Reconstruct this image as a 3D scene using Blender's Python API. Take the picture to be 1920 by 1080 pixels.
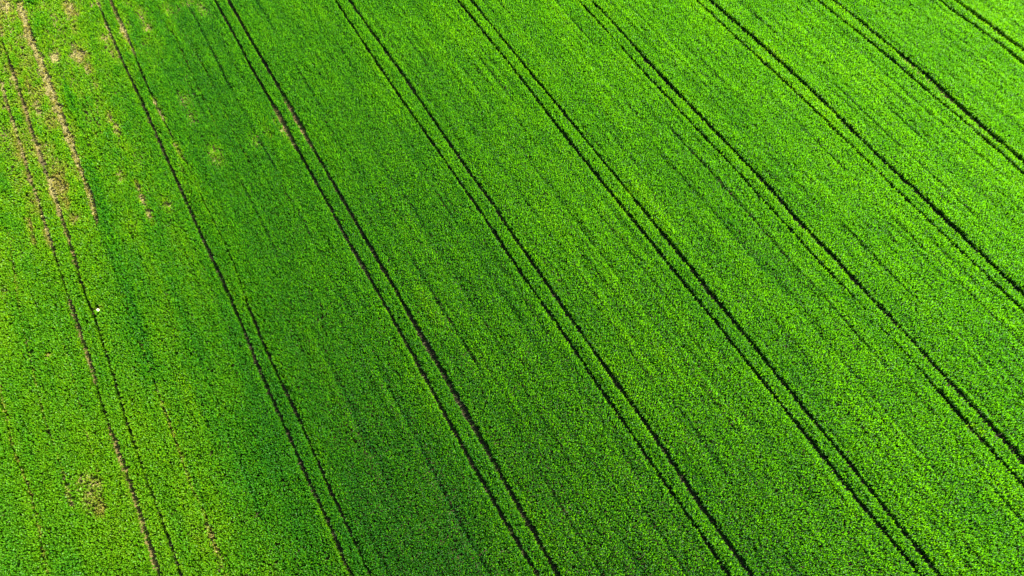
import bpy, math
import numpy as np
from mathutils import Vector

for _o in list(bpy.data.objects):
    bpy.data.objects.remove(_o)
C = bpy.context.scene.collection
sc = bpy.context.scene
rng = np.random.default_rng(7)

# ------------------------------------------------------------------ camera, sky, sun, exposure
H = 74.0                      # flying height of the drone (m)
FPX = 1340.0                  # focal length in photo pixels (1920 wide)
PITCH = math.radians(60.54)   # looking down
cam_d = bpy.data.cameras.new("camera")
cam_d.sensor_width = 36.0
cam_d.lens = 36.0 * FPX / 1920.0
cam_d.clip_start, cam_d.clip_end = 0.5, 6000.0
cam = bpy.data.objects.new("camera", cam_d)
C.objects.link(cam)
cam.location = (0, 0, H)
cam.rotation_euler = (math.pi / 2 - PITCH, 0, 0)
sc.camera = cam

SUN_EL = math.radians(42.0)
SUN_AZ = math.radians(60.0)   # clockwise from +Y: the sun stands to the right, a little ahead
sv = Vector((math.sin(SUN_AZ) * math.cos(SUN_EL), math.cos(SUN_AZ) * math.cos(SUN_EL), math.sin(SUN_EL)))
world = bpy.data.worlds.new("World")
sc.world = world
world.use_nodes = True
wn = world.node_tree.nodes
bg = wn["Background"]
sky = wn.new("ShaderNodeTexSky")
sky.sky_type = 'NISHITA'
sky.sun_disc = False
sky.sun_elevation = SUN_EL
sky.sun_rotation = SUN_AZ
sky.air_density = 1.0
sky.dust_density = 1.5
world.node_tree.links.new(sky.outputs[0], bg.inputs[0])
bg.inputs[1].default_value = 0.05
sun_d = bpy.data.lights.new("sun", 'SUN')
sun_d.energy = 5.0
sun_d.angle = math.radians(0.5)
sun_d.color = (1.0, 0.95, 0.86)
sun = bpy.data.objects.new("sun", sun_d)
C.objects.link(sun)
sun.rotation_euler = sv.to_track_quat('Z', 'Y').to_euler()
sun.location = (60, 40, 120)
sc.view_settings.view_transform = 'Standard'
sc.view_settings.look = 'None'
sc.view_settings.gamma = 1.0
sc.view_settings.exposure = 2.8
sc.cycles.max_bounces = 6
sc.cycles.diffuse_bounces = 3
sc.cycles.transmission_bounces = 4

# ------------------------------------------------------------------ survey: photo pixel <-> ground
cP, sP = math.cos(PITCH), math.sin(PITCH)
def to_ground(px, py, z=0.25):
    a = (np.asarray(px, float) - 960) / FPX
    b = (540 - np.asarray(py, float)) / FPX
    dx, dy, dz = a, cP + b * sP, -sP + b * cP
    k = (z - H) / dz
    return dx * k, dy * k
def to_px(x, y, z=0.25):
    f = y * cP - (z - H) * sP
    u = y * sP + (z - H) * cP
    return 960 + FPX * x / f, 540 - FPX * u / f
AZ = math.radians(-30.35)     # heading of the drill rows
DX, DY = math.sin(AZ), math.cos(AZ)
NX, NY = DY, -DX
def to_st(x, y): return x * NX + y * NY, x * DX + y * DY
def to_xy(s, t): return s * NX + t * DX, s * NY + t * DY

# wheel ruts as surveyed on the field (photo pixels), left to right, two per tramline
R = [
 [(-20,60),(0,150),(37,265),(57,337),(75,382),(87,425),(100,465),(115,510),(125,547),(140,590),(155,632),(172,690),(187,737),(207,805),(225,855),(250,920),(265,972),(297,1075)],
 [(-8,0),(0,57),(15,107),(37,170),(50,212),(70,275),(87,327),(107,382),(125,432),(140,482),(152,520),(162,555),(185,607),(200,660),(220,722),(242,802),(267,867),(287,925),(310,990),(340,1075)],
 [(182,0),(217,85),(242,140),(270,197),(304,277),(330,332),(355,390),(382,450),(420,530),(455,610),(487,695),(507,737),(527,785),(542,815),(565,867),(590,927),(615,972),(635,1025),(657,1073)],
 [(208,0),(222,35),(245,77),(260,122),(278,165),(300,212),(337,280),(363,330),(395,405),(412,437),(442,495),(460,560),(485,620),(510,680),(530,720),(555,770),(575,815),(605,885),(630,942),(662,1005),(693,1073)],
 [(403,0),(425,40),(450,85),(475,135),(501,177),(527,222),(549,265),(592,340),(620,390),(647,442),(672,485),(700,532),(750,622),(782,680),(815,740),(850,805),(892,880),(930,947),(967,1012),(1007,1075)],
 [(428,0),(462,60),(482,95),(510,142),(535,185),(557,225),(585,275),(616,327),(640,370),(672,425),(702,477),(740,540),(780,612),(827,692),(865,762),(893,808),(927,867),(960,930),(997,990),(1042,1072)],
 [(628,0),(655,42),(692,97),(742,172),(777,222),(812,270),(842,315),(885,375),(917,422),(958,486),(994,538),(1032,592),(1080,660),(1110,708),(1145,757),(1180,808),(1225,877),(1277,950),(1317,1007),(1361,1073)],
 [(655,0),(687,47),(727,102),(777,172),(805,215),(843,270),(880,325),(920,377),(958,437),(997,492),(1030,540),(1067,595),(1105,647),(1137,695),(1182,755),(1219,808),(1262,870),(1300,930),(1365,1020),(1405,1075)],
 [(856,0),(890,42),(925,85),(960,128),(995,172),(1032,222),(1070,269),(1110,320),(1150,370),(1185,412),(1225,462),(1262,507),(1287,540),(1330,590),(1370,642),(1405,688),(1440,729),(1472,772),(1503,808),(1547,862),(1590,917),(1637,975),(1685,1032),(1722,1076)],
 [(881,0),(920,47),(960,97),(997,142),(1035,187),(1072,232),(1103,270),(1145,322),(1197,385),(1245,445),(1285,492),(1321,540),(1370,597),(1407,643),(1440,685),(1477,732),(1510,772),(1541,810),(1595,875),(1647,942),(1690,992),(1752,1072)],
 [(1080,0),(1110,32),(1142,67),(1182,110),(1215,147),(1257,190),(1292,230),(1330,270),(1370,310),(1400,345),(1441,388),(1467,417),(1507,462),(1537,495),(1580,540),(1612,572),(1660,630),(1690,657),(1717,687),(1745,720),(1775,752),(1795,777),(1826,811),(1870,860),(1917,910)],
 [(1103,0),(1145,40),(1172,70),(1225,130),(1270,177),(1310,217),(1361,270),(1405,315),(1440,351),(1477,395),(1517,440),(1560,480),(1595,522),(1617,545),(1657,585),(1705,635),(1750,687),(1800,740),(1840,782),(1868,811),(1917,867)],
 [(1300,0),(1335,30),(1370,65),(1410,102),(1440,127),(1475,160),(1512,195),(1550,232),(1589,270),(1630,310),(1670,350),(1715,392),(1762,437),(1797,472),(1830,502),(1870,540),(1917,585)],
 [(1328,0),(1370,37),(1407,70),(1440,98),(1485,140),(1525,175),(1565,215),(1620,270),(1670,317),(1722,365),(1767,410),(1810,450),(1855,495),(1903,540)],
 [(1528,0),(1565,30),(1610,65),(1655,100),(1695,135),(1737,172),(1767,200),(1810,232),(1852,270),(1917,327)],
 [(1557,0),(1600,32),(1645,70),(1687,105),(1737,145),(1815,218),(1872,267),(1917,305)],
 [(1757,0),(1810,40),(1865,77),(1917,122)],
 [(1784,0),(1835,35),(1877,67),(1917,97)],
]
TG = np.arange(-70.0, 200.0, 0.5)
def rut_curve(pts, z=0.25):
    p = np.array(pts, float)
    s, t = to_st(*to_ground(p[:, 0], p[:, 1], z))
    o = np.argsort(t)
    s, t = s[o], t[o]
    g = np.interp(TG, t, s)
    k = np.ones(13) / 13.0                       # the tractor steers smoothly
    g = np.convolve(np.pad(g, 6, mode='edge'), k, 'valid')
    return g
RS = np.array([rut_curve(p) for p in R])          # across-position of every rut at each TG
NR = len(RS)
def rut_s(k, t): return np.interp(t, TG, RS[k])

# ------------------------------------------------------------------ noise
def vnoise(a, b, seed, n=256):
    tab = np.random.default_rng(seed).random((n, n))
    ia, ib = np.floor(a).astype(int), np.floor(b).astype(int)
    fa, fb = a - ia, b - ib
    fa, fb = fa * fa * (3 - 2 * fa), fb * fb * (3 - 2 * fb)
    i0, i1, j0, j1 = ia % n, (ia + 1) % n, ib % n, (ib + 1) % n
    return (tab[i0, j0] * (1 - fa) + tab[i1, j0] * fa) * (1 - fb) + (tab[i0, j1] * (1 - fa) + tab[i1, j1] * fa) * fb
def smooth(x, a, b):
    u = np.clip((x - a) / (b - a), 0, 1)
    return u * u * (3 - 2 * u)

# ------------------------------------------------------------------ where the crop is thin (photo pixels: x, y, half-width across, half-length along, strength)
BARE = [
 (8,12,20,60,.9),(30,75,10,50,.6),(52,30,16,40,.6),(110,40,16,50,.65),(132,18,16,40,.8),(140,55,10,40,.6),
 (105,108,12,34,.95),(88,75,8,24,.6),(128,92,14,28,.5),(150,105,17,36,.98),(168,130,10,28,.8),(182,162,8,34,.6),
 (200,75,13,24,.75),(213,100,9,30,.7),(236,68,7,34,.9),(248,92,6,16,.7),(268,30,8,34,.7),(280,52,8,20,.8),
 (275,80,9,16,.45),(55,160,6,34,.75),(70,205,9,34,.8),(92,165,10,34,.8),(100,195,8,26,.7),(190,195,12,30,.55),(175,178,8,24,.5),
 (208,222,8,26,.7),(222,246,8,26,.8),(350,190,11,30,.5),(362,218,9,24,.45),(303,212,6,26,.7),(292,190,5,12,.8),(318,20,12,30,.5),(355,5,16,20,.55),(380,18,10,26,.6),
 (104,342,13,26,.85),(118,350,14,26,.75),(125,380,10,28,.6),(143,412,12,20,.65),(98,360,6,26,.6),(92,335,6,16,.8),
 (232,330,10,20,.7),(226,322,6,12,.6),(262,352,5,24,.85),(270,375,6,20,.9),(281,402,6,20,.95),(288,418,5,12,.7),
 (318,388,8,24,.6),(312,376,8,16,.5),(336,284,5,34,.75),(345,320,4,20,.5),(404,290,14,26,.5),(415,306,10,18,.4),
 (61,425,6,22,.8),(66,452,6,20,.75),(40,480,16,22,.4),(12,545,14,20,.4),(88,440,5,26,.7),(95,458,5,14,.6),
 (124,890,4,14,.8),(131,922,5,24,.75),(141,948,4,14,.7),(160,905,22,26,.55),(168,935,22,30,.62),(186,905,9,14,.6),(192,955,14,20,.6),
 (392,985,4,10,.75),(400,1003,5,14,.9),(408,1030,4,18,.85),(416,1060,4,12,.6),
 (520,235,2.5,26,.6),(530,250,2.5,20,.7),(545,266,2.5,12,.5),(505,250,7,18,.3),(480,265,8,20,.45),
 (235,556,5,4,.7),(240,575,6,14,.35),(195,578,8,10,.45),(400,1010,8,30,.3),
 (186,580,7,7,1.0),(94,668,6,6,1.0),(1820,800,10,8,.5),(1838,812,6,8,.5),(1210,120,3,9,.5),
]
# narrow streaks where the drill missed or wheels ran once: polyline, half width m, strength
STREAK = [
 ([(37,5),(57,70),(82,127),(100,180),(120,230),(132,262)], .62, .95),
 ([(132,262),(137,275),(155,327),(175,380),(186,420)], .44, .9),
 ([(57,52),(50,130),(66,180),(80,225),(105,285)], .25, .45),
 ([(335,835),(348,875),(364,920),(385,960),(400,1000),(420,1060),(430,1090)], .17, .5),
 ([(262,640),(275,665),(292,715),(304,750),(335,835)], .16, .55),
 ([(20,440),(45,612),(62,680),(85,780),(107,842),(122,890)], .14, .6),
 ([(-5,690),(30,847),(60,920),(80,1000),(95,1080)], .14, .6),
 ([(122,645),(135,690),(160,790),(180,860),(200,940)], .10, .45),
 ([(133,128),(155,175),(175,215),(195,255)], .14, .7),
 ([(345,60),(390,140),(440,250),(470,310)], .12, .45),
 ([(325,60),(375,170),(410,245)], .12, .45),
 ([(100,100),(125,135),(150,180),(165,215),(185,262)], .22, .6),
 ([(135,100),(160,150),(185,200),(200,240)], .2, .5),
]
# gaps in the drilling, faint, within the wide strips: rut to the left, rut to the right, fraction, strength
SEAMS = [(1,2,.30,.55),(1,2,.62,.6),(3,4,.38,.5),(3,4,.72,.9),(5,6,.26,.85),(5,6,.50,.45),(5,6,.75,.6),(7,8,.28,.55),(7,8,.55,.4),(7,8,.78,.6),
         (9,10,.25,.5),(9,10,.78,.9),(9,10,.52,.5),(11,12,.3,.6),(11,12,.74,.55),(13,14,.25,.65),(13,14,.5,.6),(13,14,.8,.5),(15,16,.3,.65),(15,16,.7,.5)]
# extra width (m) of single ruts over spans of the photo: rut, y0, y1, extra half width
WIDE = [(0,150,470,.10),(0,560,720,.16),(0,800,1080,.16),(1,100,300,.14),(1,330,500,.16),(4,200,275,.14),(5,180,275,.10),(5,590,830,.06),(3,0,60,.15),
        (11,110,180,.05),(11,780,900,.08),(7,650,1080,.04),(9,380,560,.05),(9,850,1080,.03),(10,740,830,.06),(15,100,250,.10)]
RUTW = [.18,.22,.25,.20,.23,.27,.22,.24,.24,.25,.22,.33,.26,.37,.33,.42,.37,.42]
FAINT = {3: (250, 560, .55), 10: (560, 720, .45)}      # overgrown lengths

def rut_half(k, t):
    w = np.full_like(t, RUTW[k])
    x, y = to_xy(rut_s(k, t), t)
    py = to_px(x, y)[1]
    for kk, y0, y1, e in WIDE:
        if kk == k:
            w = w + e * smooth(py, y0 - 20, y0 + 20) * (1 - smooth(py, y1 - 20, y1 + 20))
    if k in FAINT:
        y0, y1, e = FAINT[k]
        w = w * (1 - e * smooth(py, y0 - 30, y0 + 30) * (1 - smooth(py, y1 - 30, y1 + 30)))
    return w + .10 * (vnoise(t * 1.6, np.full_like(t, k * 3.3), 31) - .5) + .09 * (vnoise(t * .35, np.full_like(t, k * 5.1), 32) - .5)

def dry_vs_shade(k, t):
    """bare crusted lengths of a rut dry out pale, the rest is coloured dark for the shade in the rut"""
    py = to_px(*to_xy(rut_s(k, t), t))[1]
    d = np.zeros_like(t)
    for kk, y0, y1, e in WIDE:
        if kk == k and e >= .1:
            d = np.maximum(d, smooth(py, y0 - 15, y0 + 15) * (1 - smooth(py, y1 - 15, y1 + 15)) * min(1, e / .1))
    return d * (.4 + .6 * vnoise(t * .7, np.full_like(t, k * 2.7), 33))
# ------------------------------------------------------------------ tuft positions
def frame_pad(x, y):
    """how far outside the photograph a ground point lies, in parts of the frame"""
    px, py = to_px(x, y)
    ex = np.maximum(np.maximum(-px, px - 1920) / 1920, 0)
    ey = np.maximum(np.maximum(-py, py - 1080) / 1080, 0)
    return np.maximum(ex, ey)
PITCH_S = 0.165
sg = np.arange(-130, 175, PITCH_S)
tg = np.arange(-50, 175, PITCH_S)
S, T = np.meshgrid(sg, tg, indexing='ij')
S, T = S.ravel(), T.ravel()
x, y = to_xy(S, T)
keep = (y * cP + H * sP > 5)
S, T, x, y = S[keep], T[keep], x[keep], y[keep]
pad = frame_pad(x, y)
keep = (pad < .06) | ((pad < .22) & (rng.random(len(S)) < .72))
S, T, pad = S[keep], T[keep], pad[keep]
S = S + rng.uniform(-.5, .5, len(S)) * PITCH_S * 1.15
T = T + rng.uniform(-.5, .5, len(T)) * PITCH_S * 1.15
X, Y = to_xy(S, T)
PX, PY = to_px(X, Y)
n = len(S)

left = 1 - smooth(PX - .42 * PY, -40, 330)        # 1 in the poor, patchy headland on the left
left_top = left * (1 - smooth(PY, 250, 620))

def thinness(S, T, streaks=STREAK):
    thin = np.zeros(len(S))                            # 0 full crop .. 1 bare
    for bx, by, ra, rl, st in BARE:
        cx, cy = to_ground(bx, by, .1)
        cs, ct = to_st(cx, cy)
        f = cy * cP + H * sP
        a = ra * f / FPX * 1.2
        l = rl * f / FPX * 1.15
        m = (np.abs(S - cs) < 3 * a) & (np.abs(T - ct) < 3 * l)
        if m.any():
            e = ((S[m] - cs) / a) ** 2 + ((T[m] - ct) / l) ** 2
            e = e * (.5 + vnoise(S[m] * 1.3, T[m] * .8, 51) * 1.0)
            thin[m] = np.maximum(thin[m], min(1, st * 1.06) * np.exp(-e ** 1.1))
    for pts, hw, st in streaks:
        p = np.array(pts, float)
        ss, tt = to_st(*to_ground(p[:, 0], p[:, 1], .15))
        o = np.argsort(tt)
        ss, tt = ss[o], tt[o]
        m = (T > tt[0]) & (T < tt[-1])
        d = np.abs(S[m] - np.interp(T[m], tt, ss))
        w = hw * (.5 + 1.0 * vnoise(T[m] * .9, S[m] * .3, 52))
        thin[m] = np.maximum(thin[m], st * (1 - smooth(d, w * .7, w * 1.25)))
    return thin
thin = thinness(S, T)
seam = np.zeros(n)
for a, b, fr, st in SEAMS:
    sa, sb = np.interp(T, TG, RS[a]), np.interp(T, TG, RS[b])
    c = sa + fr * (sb - sa) + .25 * (vnoise(T * .12, np.full(n, fr * 40 + a), 61) - .5)
    d = np.abs(S - c)
    on = smooth(vnoise(T * .16, np.full(n, fr * 91 + a * 7.7), 62), .25, .85)
    seam = np.maximum(seam, .8 * st * on * (1 - smooth(d, .08, .30)))
pat = vnoise(S * 1.1, T * .55, 71)
pat2 = vnoise(S * .35, T * .12, 72)
thin = np.maximum(thin, left_top * .60 * smooth(pat * .6 + pat2 * .5, .28, .72))
corner = (1 - smooth(PX + .55 * PY, 40, 560))
thin = np.maximum(thin, corner * (.12 + .52 * smooth(vnoise(S * .9, T * .35, 73), .35, .7)))
thin = np.maximum(thin, left * .15)
# seedlings and basal leaves fill the margins of the ruts where the light gets in
drill = smooth(vnoise(S * 2.6, T * .11, 64), .12, .42)      # single drill coulters that ran thin
density = (1 - thin * .97) * (1 - .40 * seam) * (.84 + .16 * drill)
# ruts and strip membership
strip = np.zeros(n, int)
in_rut = np.zeros(n, bool)
near_rut = np.full(n, 9.0)
for k in range(NR):
    d = S - np.interp(T, TG, RS[k])
    strip += (d > 0)
    hw = rut_half(k, T)
    in_rut |= np.abs(d) < hw
    near_rut = np.minimum(near_rut, np.abs(d) - hw)
weeds_in_rut = rng.random(n) < .06 + .30 * smooth(vnoise(S * .2, T * .5, 63), .45, .8)
keep = (rng.random(n) < density) & (~in_rut | weeds_in_rut)
S, T, X, Y, PX, PY, left, left_top, thin, seam, strip, in_rut, near_rut, pad = [a[keep] for a in (S, T, X, Y, PX, PY, left, left_top, thin, seam, strip, in_rut, near_rut, pad)]
n = len(S)
# basal leaves and late tillers fill the margins of the ruts, where light gets in
e = np.nonzero((near_rut > 0) & (near_rut < .5) & ~in_rut)[0]
e = np.concatenate([e, e])
under = np.concatenate([np.zeros(n, bool), np.ones(len(e), bool)])
S, T, X, Y, PX, PY, left, left_top, thin, seam, strip, in_rut, near_rut, pad = [np.concatenate([a, a[e]]) for a in (S, T, X, Y, PX, PY, left, left_top, thin, seam, strip, in_rut, near_rut, pad)]
S[n:] += rng.normal(0, .06, len(e)); T[n:] += rng.normal(0, .12, len(e))
X, Y = to_xy(S, T)
n = len(S)

# ------------------------------------------------------------------ size and colour of each tuft
band = vnoise(S * .8, T * .10, 81)                 # drill-width bands along the rows
rows = vnoise(S * 2.3, T * .06, 86)                # single drill rows that stand lower or higher
lump = vnoise(S * 1.5, T * 1.1, 82)
broad = vnoise(S * .10, T * .05, 83)
fine = rng.random(n)
hgt = .64 * (.58 + .24 * lump + .16 * band + .34 * rows + .30 * fine)
hgt *= 1 - .55 * seam
hgt *= 1 - .45 * thin
hgt *= np.where(in_rut, .3, 1) * np.where(under, .42, 1)
spread = .15 * (.8 + .4 * rng.random(n)) * (1 + .35 * left) * np.where(in_rut, .5, 1) * np.where(pad > .06, 1.15, 1)
tint = .29 + .16 * (broad - .5) + .20 * (band - .5) + .12 * (vnoise(S * .45, T * .3, 84) - .5) + .12 * (rng.random(n) - .5)
tint += .19 * left + .55 * thin - .25 * seam
tint += .10 * np.exp(-np.maximum(near_rut, 0) / .25)  # yellower tint along the ruts paints in the sunlit crop edge
# a ranker, bluer row of plants beside the long bare streak
p_ = np.array([(58,0),(88,70),(140,200),(170,290),(200,420),(245,560),(290,720)], float)
ps, pt = to_st(*to_ground(p_[:, 0], p_[:, 1], .3))
o_ = np.argsort(pt)
rank = np.exp(-((S - np.interp(T, pt[o_], ps[o_])) / .8) ** 2) * (T > pt.min()) * (T < pt.max())
tint -= .16 * rank
hgt *= 1 + .25 * rank
tint = np.clip(tint, 0, 1)

# ------------------------------------------------------------------ materials
def mat(name):
    m = bpy.data.materials.new(name)
    m.use_nodes = True
    nt = m.node_tree
    nt.nodes.clear()
    return m, nt.nodes, nt.links
def ramp(nd, stops):
    r = nd.new("ShaderNodeValToRGB")
    e = r.color_ramp.elements
    while len(e) < len(stops): e.new(.5)
    for q, (p, c) in zip(e, stops):
        q.position = p
        q.color = (*c, 1)
    return r
def leaf_material():
    m, nd, lk = mat("crop_leaf")
    at = nd.new("ShaderNodeAttribute"); at.attribute_name = "tint"
    r = ramp(nd, [(0, (.012, .105, .012)), (.4, (.034, .175, .006)), (.75, (.105, .260, .003)), (1, (.21, .19, .035))])
    lk.new(at.outputs["Fac"], r.inputs[0])
    p = nd.new("ShaderNodeBsdfPrincipled")
    p.inputs["Roughness"].default_value = .45
    p.inputs["Specular IOR Level"].default_value = .2
    tr = nd.new("ShaderNodeBsdfTranslucent")
    # light that has passed through a blade is yellower than light thrown back by it
    hs = ramp(nd, [(0, (.040, .20, .002)), (.4, (.105, .33, .001)), (.75, (.22, .41, .001)), (1, (.30, .27, .03))])
    lk.new(at.outputs["Fac"], hs.inputs[0])
    mx = nd.new("ShaderNodeMixShader"); mx.inputs[0].default_value = .68
    out = nd.new("ShaderNodeOutputMaterial")
    lk.new(r.outputs[0], p.inputs["Base Color"])
    lk.new(hs.outputs[0], tr.inputs["Color"])
    lk.new(p.outputs[0], mx.inputs[1]); lk.new(tr.outputs[0], mx.inputs[2])
    lk.new(mx.outputs[0], out.inputs[0])
    return m
def soil_material(name, c0, c1, c2, scale=1.0):
    m, nd, lk = mat(name)
    tc = nd.new("ShaderNodeTexCoord")
    n1 = nd.new("ShaderNodeTexNoise"); n1.inputs["Scale"].default_value = 2.2 * scale; n1.inputs["Detail"].default_value = 8; n1.inputs["Roughness"].default_value = .7
    lk.new(tc.outputs["Object"], n1.inputs["Vector"])
    r = ramp(nd, [(.3, c0), (.5, c1), (.68, c2)])
    lk.new(n1.outputs["Fac"], r.inputs[0])
    n2 = nd.new("ShaderNodeTexNoise"); n2.inputs["Scale"].default_value = 9 * scale; n2.inputs["Detail"].default_value = 5
    lk.new(tc.outputs["Object"], n2.inputs["Vector"])
    b = nd.new("ShaderNodeBump"); b.inputs["Strength"].default_value = .8; b.inputs["Distance"].default_value = .06
    lk.new(n2.outputs["Fac"], b.inputs["Height"])
    p = nd.new("ShaderNodeBsdfPrincipled"); p.inputs["Roughness"].default_value = .95; p.inputs["Specular IOR Level"].default_value = .1
    lk.new(r.outputs[0], p.inputs["Base Color"]); lk.new(b.outputs[0], p.inputs["Normal"])
    out = nd.new("ShaderNodeOutputMaterial"); lk.new(p.outputs[0], out.inputs[0])
    return m
LEAF = leaf_material()
SOIL = soil_material("dry_soil", (.014, .012, .006), (.026, .021, .010), (.045, .035, .016))
def straw_material():
    m, nd, lk = mat("dry_straw")
    at = nd.new("ShaderNodeAttribute"); at.attribute_name = "tint"
    r = ramp(nd, [(0, (.060, .055, .010)), (.5, (.115, .102, .020)), (1, (.185, .160, .040))])
    lk.new(at.outputs["Fac"], r.inputs[0])
    p = nd.new("ShaderNodeBsdfPrincipled"); p.inputs["Roughness"].default_value = .8
    lk.new(r.outputs[0], p.inputs["Base Color"])
    out = nd.new("ShaderNodeOutputMaterial"); lk.new(p.outputs[0], out.inputs[0])
    return m
STRAW = straw_material()
TRACK = soil_material("packed_soil", (.012, .012, .006), (.024, .021, .010), (.042, .034, .016), 1.6)
_nt = TRACK.node_tree                                 # dry lengths are pale tan, the dark base has rut shade painted in
_p = next(q for q in _nt.nodes if q.type == 'BSDF_PRINCIPLED')
_a = _nt.nodes.new("ShaderNodeAttribute"); _a.attribute_name = "tint"
_m = _nt.nodes.new("ShaderNodeMix"); _m.data_type = 'RGBA'
_src = _p.inputs["Base Color"].links[0].from_socket
_nt.links.new(_a.outputs["Fac"], _m.inputs["Factor"])
_nt.links.new(_src, _m.inputs["A"]); _m.inputs["B"].default_value = (.095, .075, .022, 1)
_nt.links.new(_m.outputs["Result"], _p.inputs["Base Color"])

def make_mesh(name, verts, quads, material, tints=None):
    me = bpy.data.meshes.new(name)
    nv, nq = len(verts), len(quads)
    me.vertices.add(nv)
    me.vertices.foreach_set("co", np.ascontiguousarray(verts, np.float32).ravel())
    me.loops.add(nq * 4)
    me.loops.foreach_set("vertex_index", np.ascontiguousarray(quads, np.int32).ravel())
    me.polygons.add(nq)
    me.polygons.foreach_set("loop_start", np.arange(0, nq * 4, 4, dtype=np.int32))
    me.update(calc_edges=True)
    if tints is not None:
        a = me.attributes.new("tint", 'FLOAT', 'POINT')
        a.data.foreach_set("value", np.ascontiguousarray(tints, np.float32))
    me.materials.append(material)
    o = bpy.data.objects.new(name, me)
    C.objects.link(o)
    return o
def tag(o, label=None, cat=None, group=None, kind=None):
    for k, v in (("label", label), ("category", cat), ("group", group), ("kind", kind)):
        if v: o[k] = v
    return o

# ------------------------------------------------------------------ ground and wheel tracks
gx = np.concatenate([[-3000, -1200, -500, -250], np.arange(-150, 151, 10), [250, 500, 1200, 3000]]).astype(float)
GX, GY = np.meshgrid(gx, gx + 60, indexing='ij')
gv = np.stack([GX.ravel(), GY.ravel(), np.zeros(GX.size)], 1)
m_ = len(gx)
gi = np.arange(m_ * m_).reshape(m_, m_)
gq = np.stack([gi[:-1, :-1], gi[1:, :-1], gi[1:, 1:], gi[:-1, 1:]], -1).reshape(-1, 4)
tag(make_mesh("field_soil", gv, gq, SOIL), "dry tan soil of the field showing where the crop is thin", "soil", None, "structure")
ORD = ["first", "second", "third", "fourth", "fifth", "sixth", "seventh", "eighth", "ninth"]
for k in range(NR):
    tt = np.arange(-45, 172, .4)
    ss = np.interp(tt, TG, RS[k])
    x, y = to_xy(ss, tt)
    ok = (frame_pad(x, y) < .2) & (y * cP + H * sP > 5)
    tt, ss = tt[ok], ss[ok]
    hw = np.maximum(rut_half(k, tt), .1) + .06
    # lug-pressed floor between two low shoulders
    prof = [(-1.0, .004), (-.7, .035), (-.3, .012), (.3, .012), (.7, .035), (1.0, .004)]
    vv, dry = [], []
    dr = dry_vs_shade(k, tt)
    for f, z in prof:
        x, y = to_xy(ss + f * hw, tt)
        dry.append(dr)
        vv.append(np.stack([x, y, z + .012 * vnoise(tt * 2.2, np.full_like(tt, f * 7 + k), 90)], 1))
    vv = np.stack(vv, 1).reshape(-1, 3)
    dry = np.stack(dry, 1).ravel()
    c, r_ = len(prof), len(tt)
    ii = np.arange(r_ * c).reshape(r_, c)
    q = np.stack([ii[:-1, :-1], ii[:-1, 1:], ii[1:, 1:], ii[1:, :-1]], -1).reshape(-1, 4)
    tag(make_mesh("wheel_track", vv, q, TRACK, dry),
        f"{'left' if k % 2 == 0 else 'right'} wheel rut of the {ORD[k // 2]} tractor track from the left", "wheel rut", "tractor wheel ruts through the crop", "structure")

# ------------------------------------------------------------------ the crop: leaves in tufts, one object per strip
NL = 10
def build_leaves(sel, nl):
    m = len(sel)
    N = m * nl
    rep = np.repeat(sel, nl)
    # half of the leaves are combed over by the prevailing wind
    az = np.where(rng.random(N) < .5, rng.random(N) * 2 * np.pi, 3.3 + rng.normal(0, .6, N) + np.where(rng.random(N) < .35, np.pi, 0))
    h, sp = hgt[rep], spread[rep]
    lean = rng.uniform(.05, 1.0, N)                    # upright flag leaves to drooping ones
    out_ = sp * (.35 + .95 * lean)
    low = np.where(rng.random(N) < .25, .45, 1.0)      # basal leaves under the flag leaves
    top = h * (1.1 - .35 * lean * rng.random(N)) * low
    wid = (.018 + .018 * rng.random(N)) * (1 + .7 * left[rep]) * np.where(in_rut[rep], .6, 1)
    cx = X[rep] + rng.normal(0, .035, N)
    cy = Y[rep] + rng.normal(0, .035, N)
    ca, sa = np.cos(az), np.sin(az)
    base = np.stack([cx, cy, top * .30], 1)
    mid_o = out_ * (.22 + .25 * lean)
    mid = np.stack([cx + ca * mid_o, cy + sa * mid_o, top * (.72 + .25 * lean)], 1)
    tip = np.stack([cx + ca * out_, cy + sa * out_, top * (1.12 - .5 * lean)], 1)
    tw = rng.normal(0, .35, N)                         # leaf twist
    side = np.stack([-sa * wid, ca * wid, tw * wid], 1)
    v = np.stack([base, mid - side, tip, mid + side], 1).reshape(-1, 3)
    tt = np.repeat(np.clip(tint[rep] + rng.normal(0, .04, N), 0, 1), 4)
    q = np.arange(N * 4).reshape(-1, 4)
    return v, q, tt
def _corner(s_, t_):
    px_, py_ = to_px(*to_xy(s_, t_))
    return (1 - smooth(px_ + .55 * py_, 40, 560)) * (.04 + .50 * smooth(vnoise(s_ * .9, t_ * .35, 73), .35, .7))
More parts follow.
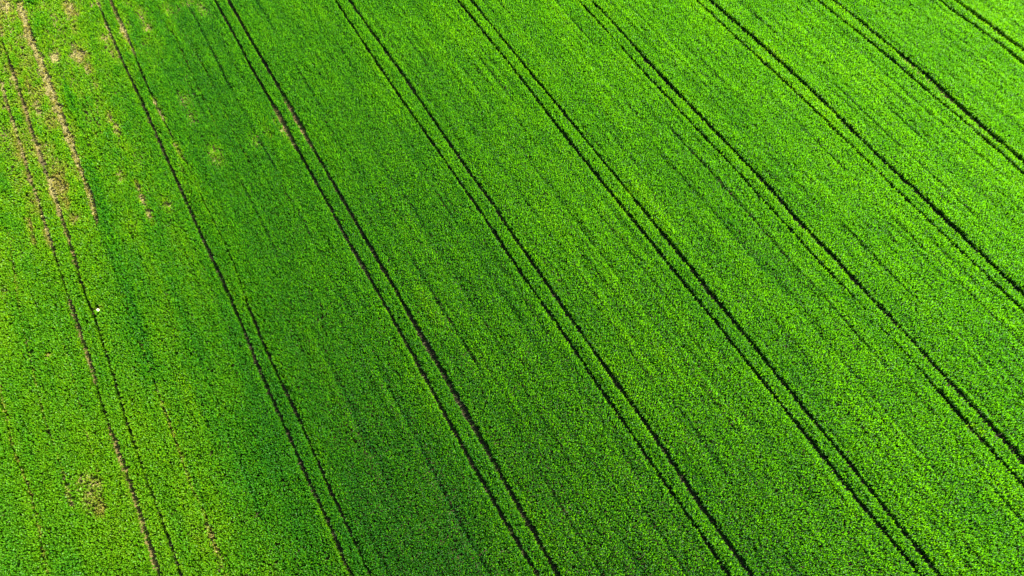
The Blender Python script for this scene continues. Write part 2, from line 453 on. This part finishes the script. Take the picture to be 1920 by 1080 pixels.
# dead straw and dry crust lying where the crop has failed
bare_s, bare_t, bare_w = [], [], []
BS, BT = np.meshgrid(np.arange(-75, 20, .11), np.arange(-10, 125, .11), indexing='ij')
BS = BS.ravel() + rng.uniform(-.065, .065, BS.size); BT = BT.ravel() + rng.uniform(-.065, .065, BT.size)
bx_, by_ = to_xy(BS, BT)
m = (by_ > 5) & (frame_pad(bx_, np.maximum(by_, 5)) < .03)
BS, BT = BS[m], BT[m]
bth = np.maximum(thinness(BS, BT, STREAK[:2]), _corner(BS, BT))
m = rng.random(len(BS)) < np.clip(bth * 1.7 - .10, 0, 1)
BS, BT, bth = BS[m], BT[m], bth[m]
def build_straw():
    k = 3
    N = len(BS) * k
    cx, cy = to_xy(np.repeat(BS, k), np.repeat(BT, k))
    cx = cx + rng.normal(0, .05, N); cy = cy + rng.normal(0, .05, N)
    az = AZ + rng.normal(0, .5, N)
    l = rng.uniform(.05, .15, N); w = rng.uniform(.012, .035, N)
    dx, dy = np.sin(az) * l, np.cos(az) * l
    ex, ey = np.cos(az) * w, -np.sin(az) * w
    z = .03 + rng.random(N) * .07
    t1, t2 = rng.normal(0, .025, N), rng.normal(0, .35, N) * w
    v = np.stack([np.stack([cx - dx - ex * .4, cy - dy - ey * .4, z - t1 - t2], 1), np.stack([cx + dx - ex, cy + dy - ey, z + t1 - t2], 1),
                  np.stack([cx + dx + ex, cy + dy + ey, z + t1 + t2], 1), np.stack([cx - dx + ex * .4, cy - dy + ey * .4, z - t1 + t2], 1)], 1).reshape(-1, 3)
    return v, np.arange(N * 4).reshape(-1, 4), np.repeat(rng.random(N), 4)
v, q, tt = build_straw()
tag(make_mesh("straw_litter", v, q, STRAW, tt), "dry yellow straw and dead leaves lying on the bare patches at the left", "straw litter", None, "stuff")
WIDE_LABELS = [
 "leftmost strip of light green crop with a small tan dead patch near its lower end",
 "patchy crop strip with long bare brown streaks at its upper end beside the leftmost ruts",
 "mid-green crop strip with a few thin tan spots high up, right of the patchy strip",
 "even green crop strip right of the ruts that show tan soil near the top",
 "dark green crop strip running through the middle of the field to the bottom edge",
 "crop strip just right of the dark middle strip, meeting the bottom right corner",
 "bright green crop strip that leaves the field view at the lower right edge",
 "bright yellow-green crop strip, third in from the top right corner",
 "short bright crop strip, next to the one in the top right corner",
 "small wedge of pale bright crop in the top right corner",
]
RIDGE_LABELS = [
 "narrow ridge of patchy crop between the two leftmost wheel ruts",
 "narrow ridge of crop between faint overgrown ruts, second ridge from the left",
 "narrow crop ridge between ruts with tan soil near the top, third from the left",
 "narrow crop ridge between dark ruts, fourth ridge from the left",
 "narrow crop ridge between ruts ending just left of the bottom right corner",
 "narrow yellow-green crop ridge whose left rut is partly overgrown, sixth from the left",
 "narrow bright crop ridge between ruts, third ridge from the top right corner",
 "narrow bright crop ridge between ruts, second from the top right corner",
 "narrow bright crop ridge between the ruts nearest the top right corner",
]
for k in range(NR + 1):
    sel = np.nonzero(strip == k)[0]
    if not len(sel): continue
    v, q, tt = build_leaves(sel, NL)
    if k % 2 == 0:
        o = make_mesh("crop_strip", v, q, LEAF, tt)
        tag(o, WIDE_LABELS[k // 2], "crop strip", "wide crop strips between the tractor tracks")
    else:
        o = make_mesh("crop_ridge", v, q, LEAF, tt)
        tag(o, RIDGE_LABELS[k // 2], "crop ridge", "narrow crop ridges between paired wheel ruts")

# ------------------------------------------------------------------ small lumps lying in the crop
import bmesh
def lump_mesh(name, material, rx, ry, rz, seed, squash):
    r = np.random.default_rng(seed)
    bm = bmesh.new()
    bmesh.ops.create_icosphere(bm, subdivisions=3, radius=1.0)
    dirs = r.normal(size=(9, 3)); dirs /= np.linalg.norm(dirs, axis=1)[:, None]
    cut = r.uniform(.62, .95, 9)
    for v in bm.verts:
        p = np.array(v.co)
        for d, c in zip(dirs, cut):                    # split faces of a broken stone or clod
            e = p @ d
            if e > c: p = p - d * (e - c) * squash
        p = p * (1 + .05 * r.normal())
        v.co = (p[0] * rx, p[1] * ry, max(p[2], -.35) * rz + .3 * rz)
    me = bpy.data.meshes.new(name)
    bm.to_mesh(me); bm.free()
    me.materials.append(material)
    o = bpy.data.objects.new(name, me)
    C.objects.link(o)
    return o
STONE = soil_material("pale_stone", (.62, .60, .50), (.74, .72, .62), (.82, .80, .72), 3)
EARTH = soil_material("loose_earth", (.16, .12, .06), (.28, .22, .12), (.38, .31, .18), 3)
for nm, mt, (px, py), (rx, ry, rz), sd, sq, lb, ct in (
    ("stone", STONE, (185, 583), (.21, .19, .40), 3, .95, "small white stone in the crop just right of the two leftmost wheel ruts", "stone"),
    ("soil_mound", EARTH, (94, 670), (.26, .22, .20), 5, .5, "small pale soil mound in a hole in the crop at the left edge", "soil mound"),
    ("soil_mound", EARTH, (235, 556), (.20, .18, .22), 8, .5, "small brown soil mound in the crop, up and right of the white stone", "soil mound"),
):
    o = lump_mesh(nm, mt, rx, ry, rz, sd, sq)
    gx_, gy_ = to_ground(px, py, .15)
    o.location = (float(gx_), float(gy_), 0)
    tag(o, lb, ct)
print("TUFTS", n)
